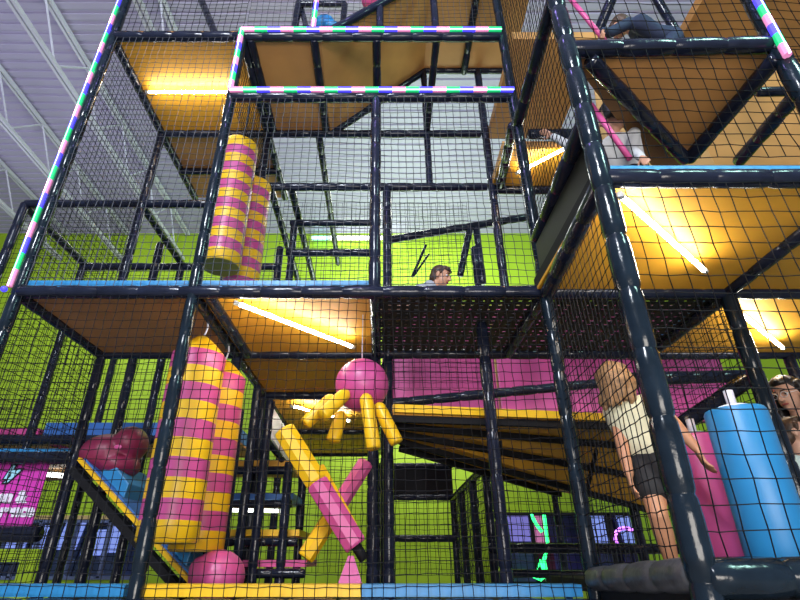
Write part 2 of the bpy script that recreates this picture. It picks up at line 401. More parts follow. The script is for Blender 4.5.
prism('kick_plank', [at(604, 585, 2.8), at(690, 580, 1.95), at(690, 574, 1.95), at(604, 578, 2.8)], Vector((.02, 0, 0)), 'ply_shade', fr3)

# ------------------------------------------------------------------ decks
def deck(label, poly, m='ply', mat_m='blue', t=.022, mt=.075, inset=.0, joists=None, name='play_deck', front=None):
    """poly: list of (x,y,h) of the underside"""
    pts = [W(*p) for p in poly]; c = sum(pts, Vector()) / len(pts)
    d = thing(name, label, 'play deck', c, 'padded decks of the climbing frame')
    prism('board', pts, Vector((0, 0, t)), m, d)
    fm = d
    if mat_m: fm = prism('foam_mat', [p + Vector((0, 0, t)) for p in pts], Vector((0, 0, mt)), mat_m, d)
    if front:
        a, b = min(p.x for p in pts), max(p.x for p in pts); y = min(p.y for p in pts); z = pts[0].z + t
        box('mat_edge', (a, y - .012, z), (b, y, z + mt), front, fm)
    if joists:
        for a, b in joists: box_between('joist', a, b, .03, .05, 'black', d)
    return d
def box_between(name, a, b, w, h, m, parent):
    d = (b - a).normalized(); s = d.cross(Vector((0, 0, 1))).normalized(); u = s.cross(d)
    poly = [a - s * w - u * h, a + s * w - u * h, a + s * w + u * h, a - s * w + u * h]
    return prism(name, poly, b - a, m, parent)
def rect(x0, x1, y0, y1, h): return [(x0, y0, h), (x1, y0, h), (x1, y1, h), (x0, y1, h)]
deck('shaded orange deck with blue mat edge over the left bay', rect(XA, XB, Y0 + .01, Y1, L1 + .0), 'ply_shade')
deck('bright lit orange deck with blue mat edge above the pink ball', rect(XB, XC, Y0 + .01, Y1, L1))
deck('orange deck just behind the lit one above the pink ball', rect(XB, XC, Y1, Y2, L1), 'ply')
deck('lit orange deck further back behind the yellow tentacles', rect(XB, XC, Y2, 7.0, L1 - .02), 'ply')
deck('rearmost orange deck low behind the tentacle tips', rect(XB, XC, 7.0, 8.7, L1 - .02), 'ply')
deck('lit yellow-orange deck with blue mat edge in the near right tower', rect(XE, XE2 + .1, YE + .03, Y0, L1 + .0), 'ply', 'black', front='blue')
deck('orange deck beyond the sloping pipe at the right edge', rect(XE2 + .12, 3.6, YE + .03, Y0, L1), 'ply', 'tan', front='blue')
deck('lit orange deck over the heads of the woman and child', rect(XF, 3.7, Y0 + .02, Y1, L1))
deck('lit orange top deck in the left bay below the ceiling', rect(XA, XB, Y0 + .01, Y1, L3), 'ply', 'ply_shade')
deck('dim orange deck behind the lit top deck of the left bay', rect(XA, XB, Y1, Y2, L3), 'ply_shade', 'ply_shade')
deck('plain orange top deck between the two colour LED lines, left part', rect(XB, -.56, Y0 + .02, Y1, L3 + .0), 'ply_shade', 'ply_shade')
rp = deck('sloping orange ramp rising above the two colour LED lines', [(-.57, Y0 + .03, L3 + .0), (-.57, Y1, L3 - .02), (.5, Y1, L4), (.5, Y0 + .03, L4)], 'ply_shade', 'yellow')
deck('highest orange landing at the top middle of the frame', rect(.5, 1.55, Y0 + .03, Y1, L4), 'ply_shade', 'ply_shade')
deck('reddish-orange high deck seen past the left side of the near tower', rect(XD + .1, 1.98, Y0 + .02, Y1 + .1, L3), 'ply_shade', 'ply_shade')
deck('small glowing orange deck behind the outstretched arm', rect(XD + .05, 2.5, 3.6, Y1, L2), 'ply', 'ply_shade')
deck('three-cornered shaded orange deck between two sloping pipes', [(XE, YE + .02, 2.50), (XE2, YE + .02, 2.54), (2.16, 2.80, 2.53), (1.95, 2.80, 2.53)], 'ply_shade', 'ply_shade')
deck('shaded orange high deck at the top right by the LED-lit post', rect(2.73, 4.4, 2.5, 3.4, L3), 'ply_shade', 'ply_shade')
deck('orange sloping board right of the three-cornered deck', [tuple(at(722, 64, 2.9) - Vector((0, 0, CZ))), tuple(at(830, 64, 2.9) - Vector((0, 0, CZ))), tuple(at(830, 165, 3.3) - Vector((0, 0, CZ))), tuple(at(672, 165, 3.3) - Vector((0, 0, CZ)))], 'ply_shade', None)
deck('orange slide board behind the pink rail of the near tower', [tuple(at(590, 60, 2.95) - Vector((0, 0, CZ))), tuple(at(660, 60, 2.95) - Vector((0, 0, CZ))), tuple(at(715, 165, 3.15) - Vector((0, 0, CZ))), tuple(at(605, 165, 3.15) - Vector((0, 0, CZ)))], 'ply_shade', None, name='slide_board')
dd = deck('low landing with blue edge above the pink sign', rect(XL - .6, XA, Y1 + .02, Y2, .70), 'ply_shade')
deck('blue-edged step behind the low landing, left of the maroon cushion', rect(XL + .12, XA + .9, Y2 + .02, Y3, 1.12), 'ply_shade', 'dblue', mt=.14)
deck('pink-edged step at the left edge behind the low landing', rect(XL - .8, XL + .06, Y2 + .02, Y3, 1.08), 'ply_shade', 'magenta', mt=.12)
# the play floor: edge strips seen along the bottom
def edge(label, px0, px1, m):
    a, b = at(px0, 585, Y0 + .02), at(px1, 595, Y0 + .02)
    d = thing('floor_mat', label, 'foam mat', (a.x, a.y, CZ - .1), 'floor mats along the front edge')
    o = box('foam_mat', (a.x, Y0 + .02, at(0, 597, Y0 + .02).z), (b.x, Y0 + .16, at(0, 584.5, Y0 + .02).z), m, d)
    o.name = 'mat_edge'
edge('blue floor mat edge at the lower left corner', -120, 123, 'blue')
edge('yellow floor mat edge below the striped punch bags', 134, 361, 'yellow')
edge('blue floor mat edge at the bottom middle', 362, 583, 'blue')

t = thing('crash_mat', 'dark padded floor of the low level behind the blue and yellow mat edges', 'padded floor', W(-.7, 4.2, -.3))
box('floor_pad', (XA, Y0 + .17, CZ - .31), (XD, 5.35, CZ - .25), 'black', t)
t = thing('crash_mat', 'dark padded floor of the near tower on which the girl stands', 'padded floor', W(2.2, 3, -.15))
box('floor_pad', (XD + .05, YE + .09, CZ - .16), (2.28, 4.05, CZ - .10), 'black', t)
# woven belt decks
def belts(label, x0, x1, y0, y1, h, pitch=.066, w=.0485):
    vs, fs = [], []
    def strip(a, b, wv, z):
        i = len(vs)
        vs.extend([a - wv, a + wv, b + wv, b - wv]); vs.extend([v + Vector((0, 0, .004)) for v in vs[i:i + 4]])
        for f in ((0, 1, 2, 3), (7, 6, 5, 4), (0, 4, 5, 1), (1, 5, 6, 2), (2, 6, 7, 3), (3, 7, 4, 0)): fs.append(tuple(i + k for k in f))
    x = x0
    while x < x1:
        d = random.uniform(-.006, .006); strip(W(x + d, y0, h), W(x + d + random.uniform(-.01, .01), y1, h), Vector((w * .44, 0, 0)), 0); x += pitch
    y = y0; 
    while y < y1:
        d = random.uniform(-.004, .004); strip(W(x0, y + d, h + .006), W(x1, y + d, h + .006), Vector((0, w / 2 * 1.05, 0)), 0); y += pitch
    d = thing('belt_deck', label, 'belt deck', W((x0 + x1) / 2, (y0 + y1) / 2, h), 'woven belt decks')
    link('webbing', mesh_from('webbing', vs, fs), M['web'], d)
    return d
belts('black woven belt deck under the crouching boy', XC, XD, Y0, Y1, L1 + .01)
belts('black woven belt deck with small gaps behind the near corner post', XD, XF, Y0, Y1, L1 + .01)
# pink walls behind
t = thing('padded_wall', 'long pink padded wall board behind the middle and right bays', 'padded wall', W(1.7, 5.4, 1.3))
for i, (xa, xb) in enumerate(((-.0, 1.28), (1.30, 2.55), (2.57, 3.85))):
    box('wall_pad', (xa, 5.42, 1.32 + CZ), (xb, 5.52, 2.72 + CZ), 'magenta', t, .012)

# fan-shaped stair deck with radiating joists
piv = at(393, 416, 3.55)
fan = thing('fan_stair', 'fan of orange stair boards on black joists spreading right from the centre post', 'winder stair', piv)
edges = [(at(668, 425, 3.95), .0), (at(668, 447, 4.5), 0), (at(660, 478, 5.0), 0), (at(650, 508, 5.3), 0), (at(560, 492, 5.5), 0)]
pivs = [piv, at(393, 423, 3.75), at(394, 430, 3.95), at(398, 438, 4.15), at(400, 446, 4.3)]
for i in range(4):
    q = [pivs[i], edges[i][0], edges[i + 1][0], pivs[i + 1]]
    bm = bmesh.new(); vv = [bm.verts.new(p) for p in q] + [bm.verts.new(p + Vector((0, 0, .03))) for p in q]
    for f in ((0, 1, 2, 3), (7, 6, 5, 4), (0, 4, 5, 1), (1, 5, 6, 2), (2, 6, 7, 3), (3, 7, 4, 0)): bm.faces.new([vv[k] for k in f])
    link('tread', mesh_from_bm('tread', bm), M['ply'], fan)
for i in range(5):
    a, b = pivs[i], edges[i][0]; box_between('joist', a - Vector((0, 0, .02)), b - Vector((0, 0, .025)), .02, .024, 'black', fan)
for f in (.35, .7):
    box_between('joist', pivs[1].lerp(edges[1][0], f) - Vector((0, 0, .08)), pivs[4].lerp(edges[3][0], f) - Vector((0, 0, .08)), .012, .018, 'black', fan)
box_between('edge_strip', piv + Vector((0, -.03, .045)), edges[0][0] + Vector((0, -.03, .03)), .02, .028, 'yellow', fan)

# tunnel frame under the fan
tn = thing('tunnel_frame', 'low black netted tunnel in front of the lime wall, under the fan stair', 'play tunnel', W(.5, 6.6, GRD))
box('end_panel', (XC, 8.0, .80 + CZ), (1.06, 8.04, 1.27 + CZ), 'black', tn)
for y in (5.35, 6.2, 7.1, 8.0): post(tn, 1.05, y, GRD, 1.2 if y < 5.5 else .84, .045, 'pad')
post(tn, XC + .02, 8.0, GRD, 1.2, .05)
beam(tn, W(1.05, 5.35, .84), W(1.05, 8.0, .80), .045); beam(tn, W(1.05, 5.35, 1.27), W(1.05, 8, 1.27), .045)
beam(tn, W(XC, 8, .82), W(1.05, 8, .82), .045); beam(tn, W(XC, 8, .27), W(1.05, 8, .27), .05); beam(tn, W(XC, 8, 1.27), W(1.05, 8, 1.27), .045)

# stairs at the left middle
st = thing('foam_stair', 'stepped stack of padded ledges on black posts left of the crossed rollers', 'stairs', W(-1.2, 5, GRD))
for (y, xl, xr, m, Yf) in ((466, 205, 289, 'ply', 4.9), (499, 205, 293, 'dblue', 4.8), (536, 205, 299, 'yellow', 4.7), (567, 205, 306, 'magenta', 4.6)):
    a, b = at(xl, y, Yf), at(xr, y, Yf)
    s = box('step', (a.x, Yf, a.z), (b.x, Yf + .75, a.z + .05), m, st)
    pad_pipe('step_rail', Vector((a.x, Yf - .03, a.z - .045)), Vector((b.x, Yf - .03, a.z - .045)), .035, st)
for (p, q, Y) in (((258, 385), (246, 596), 4.45), ((270, 400), (257, 596), 4.5), ((289, 462), (274, 596), 4.6), ((303, 474), (294, 596), 5.4), ((240, 410), (219, 596), 4.3), ((232, 400), (206, 596), 4.0)):
    pad_pipe('post', at(p[0], p[1], Y), Vector((at(p[0], p[1], Y).x, Y, 0)), .04, st)
prism('side_board', [at(270, 406, 4.6), at(271, 440, 4.6), at(288, 466, 5.1), at(284, 428, 5.1)], Vector((.02, 0, 0)), 'white', st)
beam_ = pad_pipe('step_rail', at(268, 442, 4.6), at(290, 470, 5.1), .03, st)

# ------------------------------------------------------------------ slide at lower left
sl = thing('padded_slide', 'yellow-edged blue slide sloping down from the low landing at the lower left', 'slide', W(-1.8, 4.2, GRD))
sa, sb = at(80, 462, 4.05), at(192, 586, 3.9)
dep = Vector((0, .75, 0))
prism('slide_bed', [sa, sb, sb + dep, sa + dep], Vector((.03, 0, .03)), 'dblue', sl)
prism('side_board', [sa - Vector((.03, .03, .03)), sb - Vector((.03, .03, .03)), sb - Vector((.05, .03, .085)), sa - Vector((.05, .03, .085))], Vector((0, .1, 0)), 'black', sl)
box_between('edge_strip', sa + Vector((0, -.02, .02)), sb + Vector((0, -.02, .02)), .016, .014, 'yellow', sl)
box_between('edge_strip', sa + dep + Vector((0, .02, .05)), sb + dep + Vector((0, .02, .05)), .03, .04, 'ply', sl)
for i, (u, w, m) in enumerate(((.24, .16, 'blue'), (.80, .14, 'blue'))):
    c = sa.lerp(sb, u); d = (sb - sa).normalized(); n = Vector((-d.z, 0, d.x)) if d.x > 0 else Vector((d.z, 0, -d.x))
    q = [c - d * w + n * .02, c + d * w + n * .02, c + d * w * .6 + n * .13, c - d * w * .9 + n * .15]
    prism('foam_wedge', [p + Vector((0, .06, 0)) for p in q], Vector((0, .6, 0)), m, sl, .01)

# ------------------------------------------------------------------ soft shapes
def ball(name, c, r, m, parent=None, sub=4, sq=(1, 1, 1)):
    bm = bmesh.new(); bmesh.ops.create_uvsphere(bm, u_segments=32, v_segments=20, radius=r)
    bmesh.ops.scale(bm, vec=sq, verts=bm.verts); bmesh.ops.translate(bm, vec=c, verts=bm.verts)
    return link(name, mesh_from_bm(name, bm), M[m], parent, True)
def union(name, prims, m, parent=None, voxel=.008, smooth=4):
    """one continuous surface grown over overlapping rounded shapes"""
    vs, fs = [], []
    for v, f in prims:
        i = len(vs); vs += v; fs += [tuple(i + k for k in q) for q in f]
    me = mesh_from(name, vs, fs); o = bpy.data.objects.new(name + '_raw', me); COL.objects.link(o)
    md = o.modifiers.new('r', 'REMESH'); md.mode = 'VOXEL'; md.voxel_size = voxel; md.use_smooth_shade = True
    sm = o.modifiers.new('s', 'SMOOTH'); sm.iterations = smooth; sm.factor = .5
    dg = bpy.context.evaluated_depsgraph_get(); dg.update()
    new = bpy.data.meshes.new_from_object(o.evaluated_get(dg)); new.name = name
    bpy.data.objects.remove(o); bpy.data.meshes.remove(me)
    new.materials.clear()
    return link(name, new, m if not isinstance(m, str) else M[m], parent, True)
def cap(p0, r0, p1, r1, n=14):
    p0, p1 = Vector(p0), Vector(p1); L = (p1 - p0).length
    if L < 1e-5: p1 = p0 + Vector((0, 0, 1e-3)); L = 1e-3
    prof = [(-r0 * math.cos(a), max(1e-4, r0 * math.sin(a))) for a in [math.pi / 2 * k / 4 for k in range(1, 5)]]
    prof = [(-r0 * .995, r0 * .06)] + prof + [(L + r1 * math.sin(a), max(1e-4, r1 * math.cos(a))) for a in [math.pi / 2 * k / 4 for k in range(0, 4)]] + [(L + r1 * .995, r1 * .06)]
    return rings(prof, p0, p1, n)
def ell(c, r, rot=None, n=16):
    vs, fs = rings([(-math.cos(a), max(.03, math.sin(a))) for a in [math.pi * k / 12 for k in range(13)]], Vector((0, 0, 0)), Vector((0, 0, 1)), n)
    Mx = Matrix.Diagonal((r[0], r[1], r[2])); 
    R = rot if rot is not None else Matrix.Identity(3)
    return [Vector(c) + R @ (Mx @ v) for v in vs], fs

# maroon two-lobed cushion at the top of the slide
hc = thing('heart_cushion', 'dark maroon two-lobed cushion at the top of the blue slide', 'cushion', at(112, 470, 4.3))
p1, p2, p3 = at(108, 455, 4.25), at(131, 444, 4.25), at(120, 466, 4.25)
union('cushion', [ell(p1, (.215, .22, .165)), ell(p2, (.13, .18, .14)), ell(p3, (.15, .2, .1)), cap(p1 + Vector((.02, 0, 0)), .12, p2 + Vector((-.03, 0, -.05)), .09)], 'maroon', hc, .016, 2)
ball('seam_patch', at(118, 447, 4.04), .03, 'pink', hc, sq=(1, .3, .6))
ball_l = thing('foam_ball', 'pink ball at the foot of the slide behind the yellow mat edge', 'ball', at(218, 577, 3.8))
union('ball_cover', [ell(at(217, 577, 3.8), (.185, .17, .165)), ell(at(200, 571, 3.8), (.07, .1, .09))], 'pink', ball_l, .014, 1)
# pink half of ball / blue scrap high on the upper ramp
tag(ball('foam_ball', at(377, 0, 3.35), .13, 'pink', None, sq=(1.3, 1, .9)), 'pink ball high on the sloping ramp near the top', 'ball')
tag(union('foam_wedge', [ell(at(325, 25, 3.3), (.11, .1, .10)), ell(at(332, 30, 3.3), (.12, .1, .05))], 'blue', None, .012, 2), 'small blue foam hump at the foot of the top ramp', 'foam block')
# octopus
oc = thing('foam_octopus', 'hanging pink ball with stubby yellow foam tentacles below the lit deck', 'hanging toy', at(362, 358, 3.35))
OY = 3.35
ball('octopus_head', at(362, 385, OY), .182, 'purple', oc)
tube('hang_strap', at(362, 362, OY), W(at(362, 362, OY).x, OY, L1), .004, 'steel', oc)
for (x0, y0, x1, y1, dy0, dy1) in ((331, 399, 305, 424, -.02, -.05), (345, 394, 322, 416, -.14, -.24), (341, 416, 333, 441, -.05, -.08), (366, 398, 374, 449, -.16, -.20), (379, 407, 397, 443, -.08, -.10)):
    a, b = at(x0, y0, OY + dy0), at(x1, y1, OY + dy1); r = .044; L = (b - a).length
    vs, fs = rings([(-.03, .008), (-.025, .022), (-.01, .036), (.015, r), (L - .02, r * 1.03), (L - .006, r * .97), (L, r * .85)], a, b, 14)
    link('tentacle', mesh_from('tentacle', vs, fs), M['yellow'], oc, True)
# crossed foam rollers
def roller(label, pts, Ys, r, cols, splits, n=8):
    a, b = at(*pts[0], Ys[0]), at(*pts[1], Ys[1]); L = (b - a).length
    t = thing('foam_roller', label, 'foam roller', a, 'crossed foam rollers')
    cut = [0] + [s * L for s in splits] + [L]
    for i in range(len(cols)):
        p0 = a + (b - a).normalized() * cut[i]; p1 = a + (b - a).normalized() * cut[i + 1]; ll = (p1 - p0).length
        vs, fs = rings([(0, r * .9), (.012, r), (ll - .012, r), (ll, r * .9)], p0, p1, n, rot=.3)
        link('foam_sleeve', mesh_from('foam_sleeve', vs, fs), M[cols[i]], t)
    if Ys[0] < 3.4: tube('core_pole', b - (b - a).normalized() * .02, b + (b - a).normalized() * .09, .03, 'black', t)
    return t
roller('front foam roller, yellow upper half and pink lower half, leaning left', [(284, 430), (356, 546)], (3.3, 3.3), .072, ['yellow', 'pink'], [.48])
roller('pink-topped foam roller crossing behind, yellow foot lower left', [(366, 462), (305, 558)], (3.75, 3.65), .058, ['pink', 'yellow'], [.52])
roller('thin yellow foam roller half hidden behind the front crossed roller', [(318, 468), (352, 530)], (3.62, 3.6), .05, ['yellow'], [])
py = thing('foam_pyramid', 'small pink foam pyramid on the floor mat by the centre post', 'foam block', at(350, 584, 3.3))
pb = [at(x, 586, Yq) for x, Yq in ((337, 3.2), (363, 3.2), (361, 3.4), (341, 3.4))]; ap = at(351, 556, 3.3)
bm = bmesh.new(); vb = [bm.verts.new(p) for p in pb]; vt = [bm.verts.new(ap + (p - sum(pb, Vector()) / 4) * .22) for p in pb]
bm.faces.new(vb); bm.faces.new(vt[::-1])
for i in range(4): bm.faces.new((vb[i], vb[(i + 1) % 4], vt[(i + 1) % 4], vt[i]))
link('foam_body', mesh_from_bm('foam_body', bm), M['pink'], py)
# striped punch bags
def bag(label, x, y, h0, h1, r, hang, band=10, cone=.15, first=0, cut=True):
    t = thing('punch_bag', label, 'punch bag', W(x, y, h0), 'striped hanging punch bags')
    vs, fs, mi = [], [], []; n = 28
    n_b = band; zs = []
    for i in range(n_b): zs.append((h0 + (h1 - h0) * i / n_b, i))
    prof = [(h0, r * .93), (h0 + .012, r)]
    idx = [first % 2]
    for i in range(n_b):
        za = h0 + .012 if i == 0 else zs[i][0]; zb = h0 + (h1 - h0) * (i + 1) / n_b
        prof.append((zb, r)); idx.append((i + first) % 2)
    top = (n_b - 1 + first + (1 if cone > .1 else 0)) % 2
    for k in range(1, 6): prof.append((h1 + cone * k / 5, r * (math.cos(math.pi / 2 * k / 5.4) if cone < .1 else (1 - k / 5.6) ** .75))); idx.append(top)
    for z, rr in prof:
        for k in range(n):
            a = 2 * math.pi * k / n; vs.append(W(x + rr * math.cos(a), y + rr * math.sin(a), z))
    for i in range(len(prof) - 1):
        for k in range(n): fs.append((i * n + k, i * n + (k + 1) % n, (i + 1) * n + (k + 1) % n, (i + 1) * n + k)); mi.append(idx[i])
    fs.append(tuple((len(prof) - 1) * n + k for k in range(n))); mi.append(top)
    o = link('bag_cover', mesh_from('bag_cover', vs, fs, mi), [M['yellow'], M['purple']], t)
    for p in o.data.polygons: p.use_smooth = len(p.vertices) == 4
    vs, fs = rings([(0, r * .925), (.006, r * .93)], W(x, y, h0 - .004), W(x, y, h0 + .002), n)
    link('bag_base', mesh_from('bag_base', vs, fs), M['olive'], t)
    pts = [W(x, y, h1 + cone - .01)] + [W(x + .025 * math.sin(s * 3.1), y, h1 + cone + (hang - h1 - cone) * s) for s in (.25, .5, .75, 1)]
    poly_tube('hook', pts, .007, 'steel' if cone > .1 else 'black', t)
    return t
bag('front striped punch bag of the lower hanging pair', -1.315, 3.42, .09, 1.30, .185, L1, first=0)
bag('rear striped punch bag of the lower hanging pair', -1.275, 3.86, .05, 1.28, .185, L1, first=0)
bag('front striped punch bag of the upper hanging pair, olive base showing', -1.35, 3.62, 2.17, 3.49, .165, L3, first=0, cone=.07, band=13)
bag('rear striped punch bag of the upper hanging pair, standing lower', -1.29, 4.03, 2.03, 3.36, .165, L3, first=0, cone=.07, band=13)
# vertical mangle rollers right
def upright(label, x, y, h0, h1, r, m):
    t = thing('upright_roller', label, 'foam roller', W(x, y, h0), 'upright squeeze rollers')
    L = h1 - h0
    vs, fs = rings([(0, r * .94), (.015, r), (L - .015, r), (L, r * .94)], W(x, y, h0), W(x, y, h1), 28)
    o = link('foam_sleeve', mesh_from('foam_sleeve', vs, fs), M[m], t)
    for p in o.data.polygons: p.use_smooth = len(p.vertices) == 4
    tube('core_pole', W(x, y, h1 - .01), W(x, y, h1 + .10), .022, 'steel', t); tube('end_cap', W(x, y, h1), W(x, y, h1 + .02), r * .5, 'white', t)
    return t
upright('blue upright foam roller in the near tower', 1.74, 2.47, -.10, .655, .135, 'blue')
upright('pink upright foam roller behind the blue one, by the girl', 1.80, 2.95, -.14, .63, .125, 'pink')
# a rail the rollers turn on and pink slide rails
tag(tube('slide_rail', at(591, 105, 2.12), at(630, 159, 2.12), .017, 'pink'), 'pink rail sloping past the child with dark hair', 'slide rail')
tag(tube('slide_rail', at(565, -8, 1.97), at(609, 46, 1.97), .015, 'pink'), 'pink rail sloping at the very top beside the crouching child', 'slide rail')

# ------------------------------------------------------------------ sign
sgn = thing('printed_sign', 'magenta sign with pale cut-off lettering hung under the low landing', 'sign', at(30, 495, 4.2))
sr = at(46, 464, 4.2); sl2 = at(30, 528, 4.2)
box('sign_board', (-3.75, 4.205, sl2.z), (sr.x + .02, 4.22, sr.z), 'sign', sgn)
def text(s, p_right, size, m, parent, bold=.0, shear=0, out=None, Y=None):
    cu = bpy.data.curves.new('lettering', 'FONT'); cu.body = s; cu.size = size; cu.align_x = 'RIGHT'; cu.offset = bold; cu.extrude = .002; cu.shear = shear
    o = bpy.data.objects.new('lettering_raw', cu); COL.objects.link(o)
    dg = bpy.context.evaluated_depsgraph_get(); dg.update()
    me = bpy.data.meshes.new_from_object(o.evaluated_get(dg)); bpy.data.objects.remove(o)
    me.transform(Matrix.Translation(p_right) @ Matrix.Rotation(math.pi / 2, 4, 'X')); me.materials.clear()
    return link('lettering', me, M[m], parent)
text('ly', at(15, 478, 4.198), .13, 'black', sgn, .016, .35)
text('ly', at(15, 478, 4.190), .13, 'ink_cyan', sgn, .006, .35)
text('en &', at(25, 502, 4.198), .118, 'ink', sgn, .008)
text('rance', at(33, 516, 4.198), .118, 'ink', sgn, .008)

# ------------------------------------------------------------------ LED lines and tube lights
def led(label, p0, p1, r=.009, piece=.105, start=0):
    """a flat colour-changing strip: a saturated diffuser imitating the soft glow, with a brighter line of diodes on it"""
    L = (p1 - p0).length; n = max(2, round(L / piece))
    t = thing('led_strip', label, 'LED strip', p0, 'colour LED strips')
    dv = (p1 - p0).normalized(); o_ = Vector((0, -.72, -.70)); o_ = (o_ - dv * dv.dot(o_)).normalized() * r * 2.2; last = t
    for nm, rr, off, tail in (('halo_tube', r * 2.7, Vector((0, 0, 0)), ''), ('diode_line', r * .7, o_, '2')):
        vs, fs, mi = [], [], []
        for i in range(n):
            a = p0.lerp(p1, i / n) + off; b = p0.lerp(p1, (i + 1) / n) + off
            v, f = rings([(0, rr), ((b - a).length, rr)], a, b, 10); k = len(vs)
            vs += v; fs += [tuple(k + j for j in q) for q in f]; mi += [(i + start) % 3] * len(f)
        last = link(nm, mesh_from(nm, vs, fs, mi), [M['led_p' + tail], M['led_g' + tail], M['led_b' + tail]], last)
    return t
led('colour LED strip running up the tall left corner post', W(XA - .05, Y0 - .03, L1 + .03), W(XA - .05, Y0 - .03, 6.2), .0065, .13)
led('colour LED strip along the upper of the two level beams', W(XB, Y0 - .052, L3 + .03), W(XD - .02, Y0 - .052, L3 + .03), .009, .115)
led('colour LED strip along the lower of the two level beams', W(XB, Y0 - .052, L2 + .03), W(XD, Y0 - .052, L2 + .03), .009, .115)
led('short colour LED strip up the post joining the two level strips', W(XB - .0, Y0 - .05, L2 + .04), W(XB - .0, Y0 - .05, L3 + .03), .009, .10)
led('colour LED strip climbing away above the upper level strip', at(313, 28, Y0 + .0), at(318, -12, Y0), .009, .12)
led('colour LED strip on the slanting post at the top right corner', W(XE2 - .03, YE - .055, 2.4), W(XE2 - .03, YE - .055, 3.3), .008, .085)
ld = ball('led_end', at(4, 289, Y0 - .08), .02, 'led_b'); tag(ld, 'blue LED end light at the left edge on the corner joint', 'LED strip', 'colour LED strips')
def tubelight(label, p0, p1, m='tube', r=.013):
    t = thing('tube_light', label, 'tube light', p0, 'white tube lights under the decks')
    d = (p1 - p0).normalized(); u = Vector((0, 0, 1))
    tube('light_tube', p0 + d * .02, p1 - d * .02, r, m, t)
    tube('end_cap', p0 - d * .012, p0 + d * .02, r * 1.25, 'white', t); tube('end_cap', p1 - d * .02, p1 + d * .012, r * 1.25, 'white', t)
    return t
hb = L1 - .075
tubelight('slanting white tube light under the deck above the pink ball', ath(236, 303, hb), ath(353, 347, hb))
tubelight('slanting white tube light under the near right tower deck', ath(620, 195, hb), ath(705, 271, hb))
tubelight('short white tube light above the woman at the right edge', ath(738, 311, hb), ath(783, 348, hb))
tubelight('level white tube light under the top deck of the left bay', ath(147, 92, L3 - .07), ath(236, 92, L3 - .07))
tubelight('slanting white tube light by the outstretched arm', ath(517, 173, L2 - .07), ath(566, 148, L2 - .07))
tubelight('white tube light behind the yellow tentacles', ath(292, 406, L1 - .09), ath(350, 421, L1 - .09))
tubelight('white tube light among the stair ledges left of the crossed rollers', at(222, 510, 4.85), at(281, 511, 4.85), 'tube_soft', .015)
tubelight('white tube light below the low landing behind the sign', at(44, 474, 4.6), at(88, 478, 4.6), 'tube_soft', .02)
tubelight('faint white tube light high on the lime wall', at(330, 238, 9.4), at(405, 238, 9.4), 'tube_soft', .045)
tubelight('cyan tube light high on the lime wall behind the guard rails', at(312, 238, 9.4), at(329, 238, 9.4), 'tube_cyan', .045)

# ------------------------------------------------------------------ nets
def net(label, O, U, V, cell=.058, r=.0026, m='net', wob=.004, bulge=.02, name='safety_net'):
    O, U, V = Vector(O), Vector(U), Vector(V)
    lu, lv = U.length, V.length; nu, nv = max(2, round(lu / cell)), max(2, round(lv / cell))
    N = U.cross(V).normalized(); uu, vv = U / lu, V / lv
    s1, s2 = random.uniform(0, 6), random.uniform(0, 6)
    P = [[None] * (nv + 1) for _ in range(nu + 1)]
    for i in range(nu + 1):
        for j in range(nv + 1):
            a, b = i / nu, j / nv
            e = math.sin(math.pi * a) * math.sin(math.pi * b)
            off = N * (bulge * e * math.sin(3 * a + s1) + random.uniform(-wob, wob) * .6)
            sag = math.sin(math.pi * a) * .012 * math.sin(5 * b + s2)
            P[i][j] = O + U * a + V * b + off + vv * (sag + random.uniform(-wob, wob)) + uu * (random.uniform(-wob, wob) + .012 * math.sin(math.pi * b) * math.sin(4 * a + s2))
    vs, fs = [], []
    def line(pts, w1):
        k = len(vs)
        for p in pts:
            vs.append(p + w1 * r); vs.append(p - w1 * r * .5 + N * r * .87); vs.append(p - w1 * r * .5 - N * r * .87)
        for q in range(len(pts) - 1):
            for c in range(3):
                fs.append((k + q * 3 + c, k + q * 3 + (c + 1) % 3, k + q * 3 + 3 + (c + 1) % 3, k + q * 3 + 3 + c))
    for i in range(nu + 1): line(P[i], uu)
    for j in range(nv + 1): line([P[i][j] for i in range(nu + 1)], vv)
    # knots
    kr = r * 2.0
    for i in range(1, nu):
        for j in range(1, nv):
            p = P[i][j]; k = len(vs)
            vs.extend([p + uu * kr, p + vv * kr, p - uu * kr, p - vv * kr, p + N * kr, p - N * kr])
            for a in range(4): fs.append((k + a, k + (a + 1) % 4, k + 4)); fs.append((k + (a + 1) % 4, k + a, k + 5))
    o = link(name, mesh_from(name, vs, fs), M[m])
    return tag(o, label, 'safety net', 'black safety nets of the climbing frame')
yf = Y0 - .03
def fnet(label, x0, x1, h0, h1, y=yf, **k): return net(label, W(x0, y, h0), (x1 - x0, 0, 0), (0, 0, h1 - h0), **k)
def snet(label, x, y0, y1, h0, h1, dx=0, **k): return net(label, W(x, y0, h0), (dx, y1 - y0, 0), (0, 0, h1 - h0), **k)
fnet('square black net across the lower left bay beside the slide', XA, XB, -.19, L1 - .04)
fnet('square black net across the upper left bay, below the lit top deck', XA, XB, L1 + .04, L3 - .04, m='net_lit')
fnet('square black net in front of the octopus and crossed rollers', XB, XC, -.19, L1 - .04)
fnet('square black net in front of the upper striped bags', XB, XC, L1 + .04, L2 - .04, m='net_lit')
fnet('square black net in front of the fan stair and tunnel', XC, XD, -.19, L1 - .04)
fnet('square black net in front of the crouching boy', XC, XD, L1 + .04, L2 - .04, m='net_lit')
fnet('black net above the top beam of the left bay', XA, XB, L3 + .04, 5.9)
fnet('black net above the upper colour LED strip', XB, XD, L3 + .08, 5.6, y=Y0 + .06, m='net_lit')
snet('black side net closing the outer left bay at upper level', XA, Y0, Y1, L1 + .04, L3 - .04)
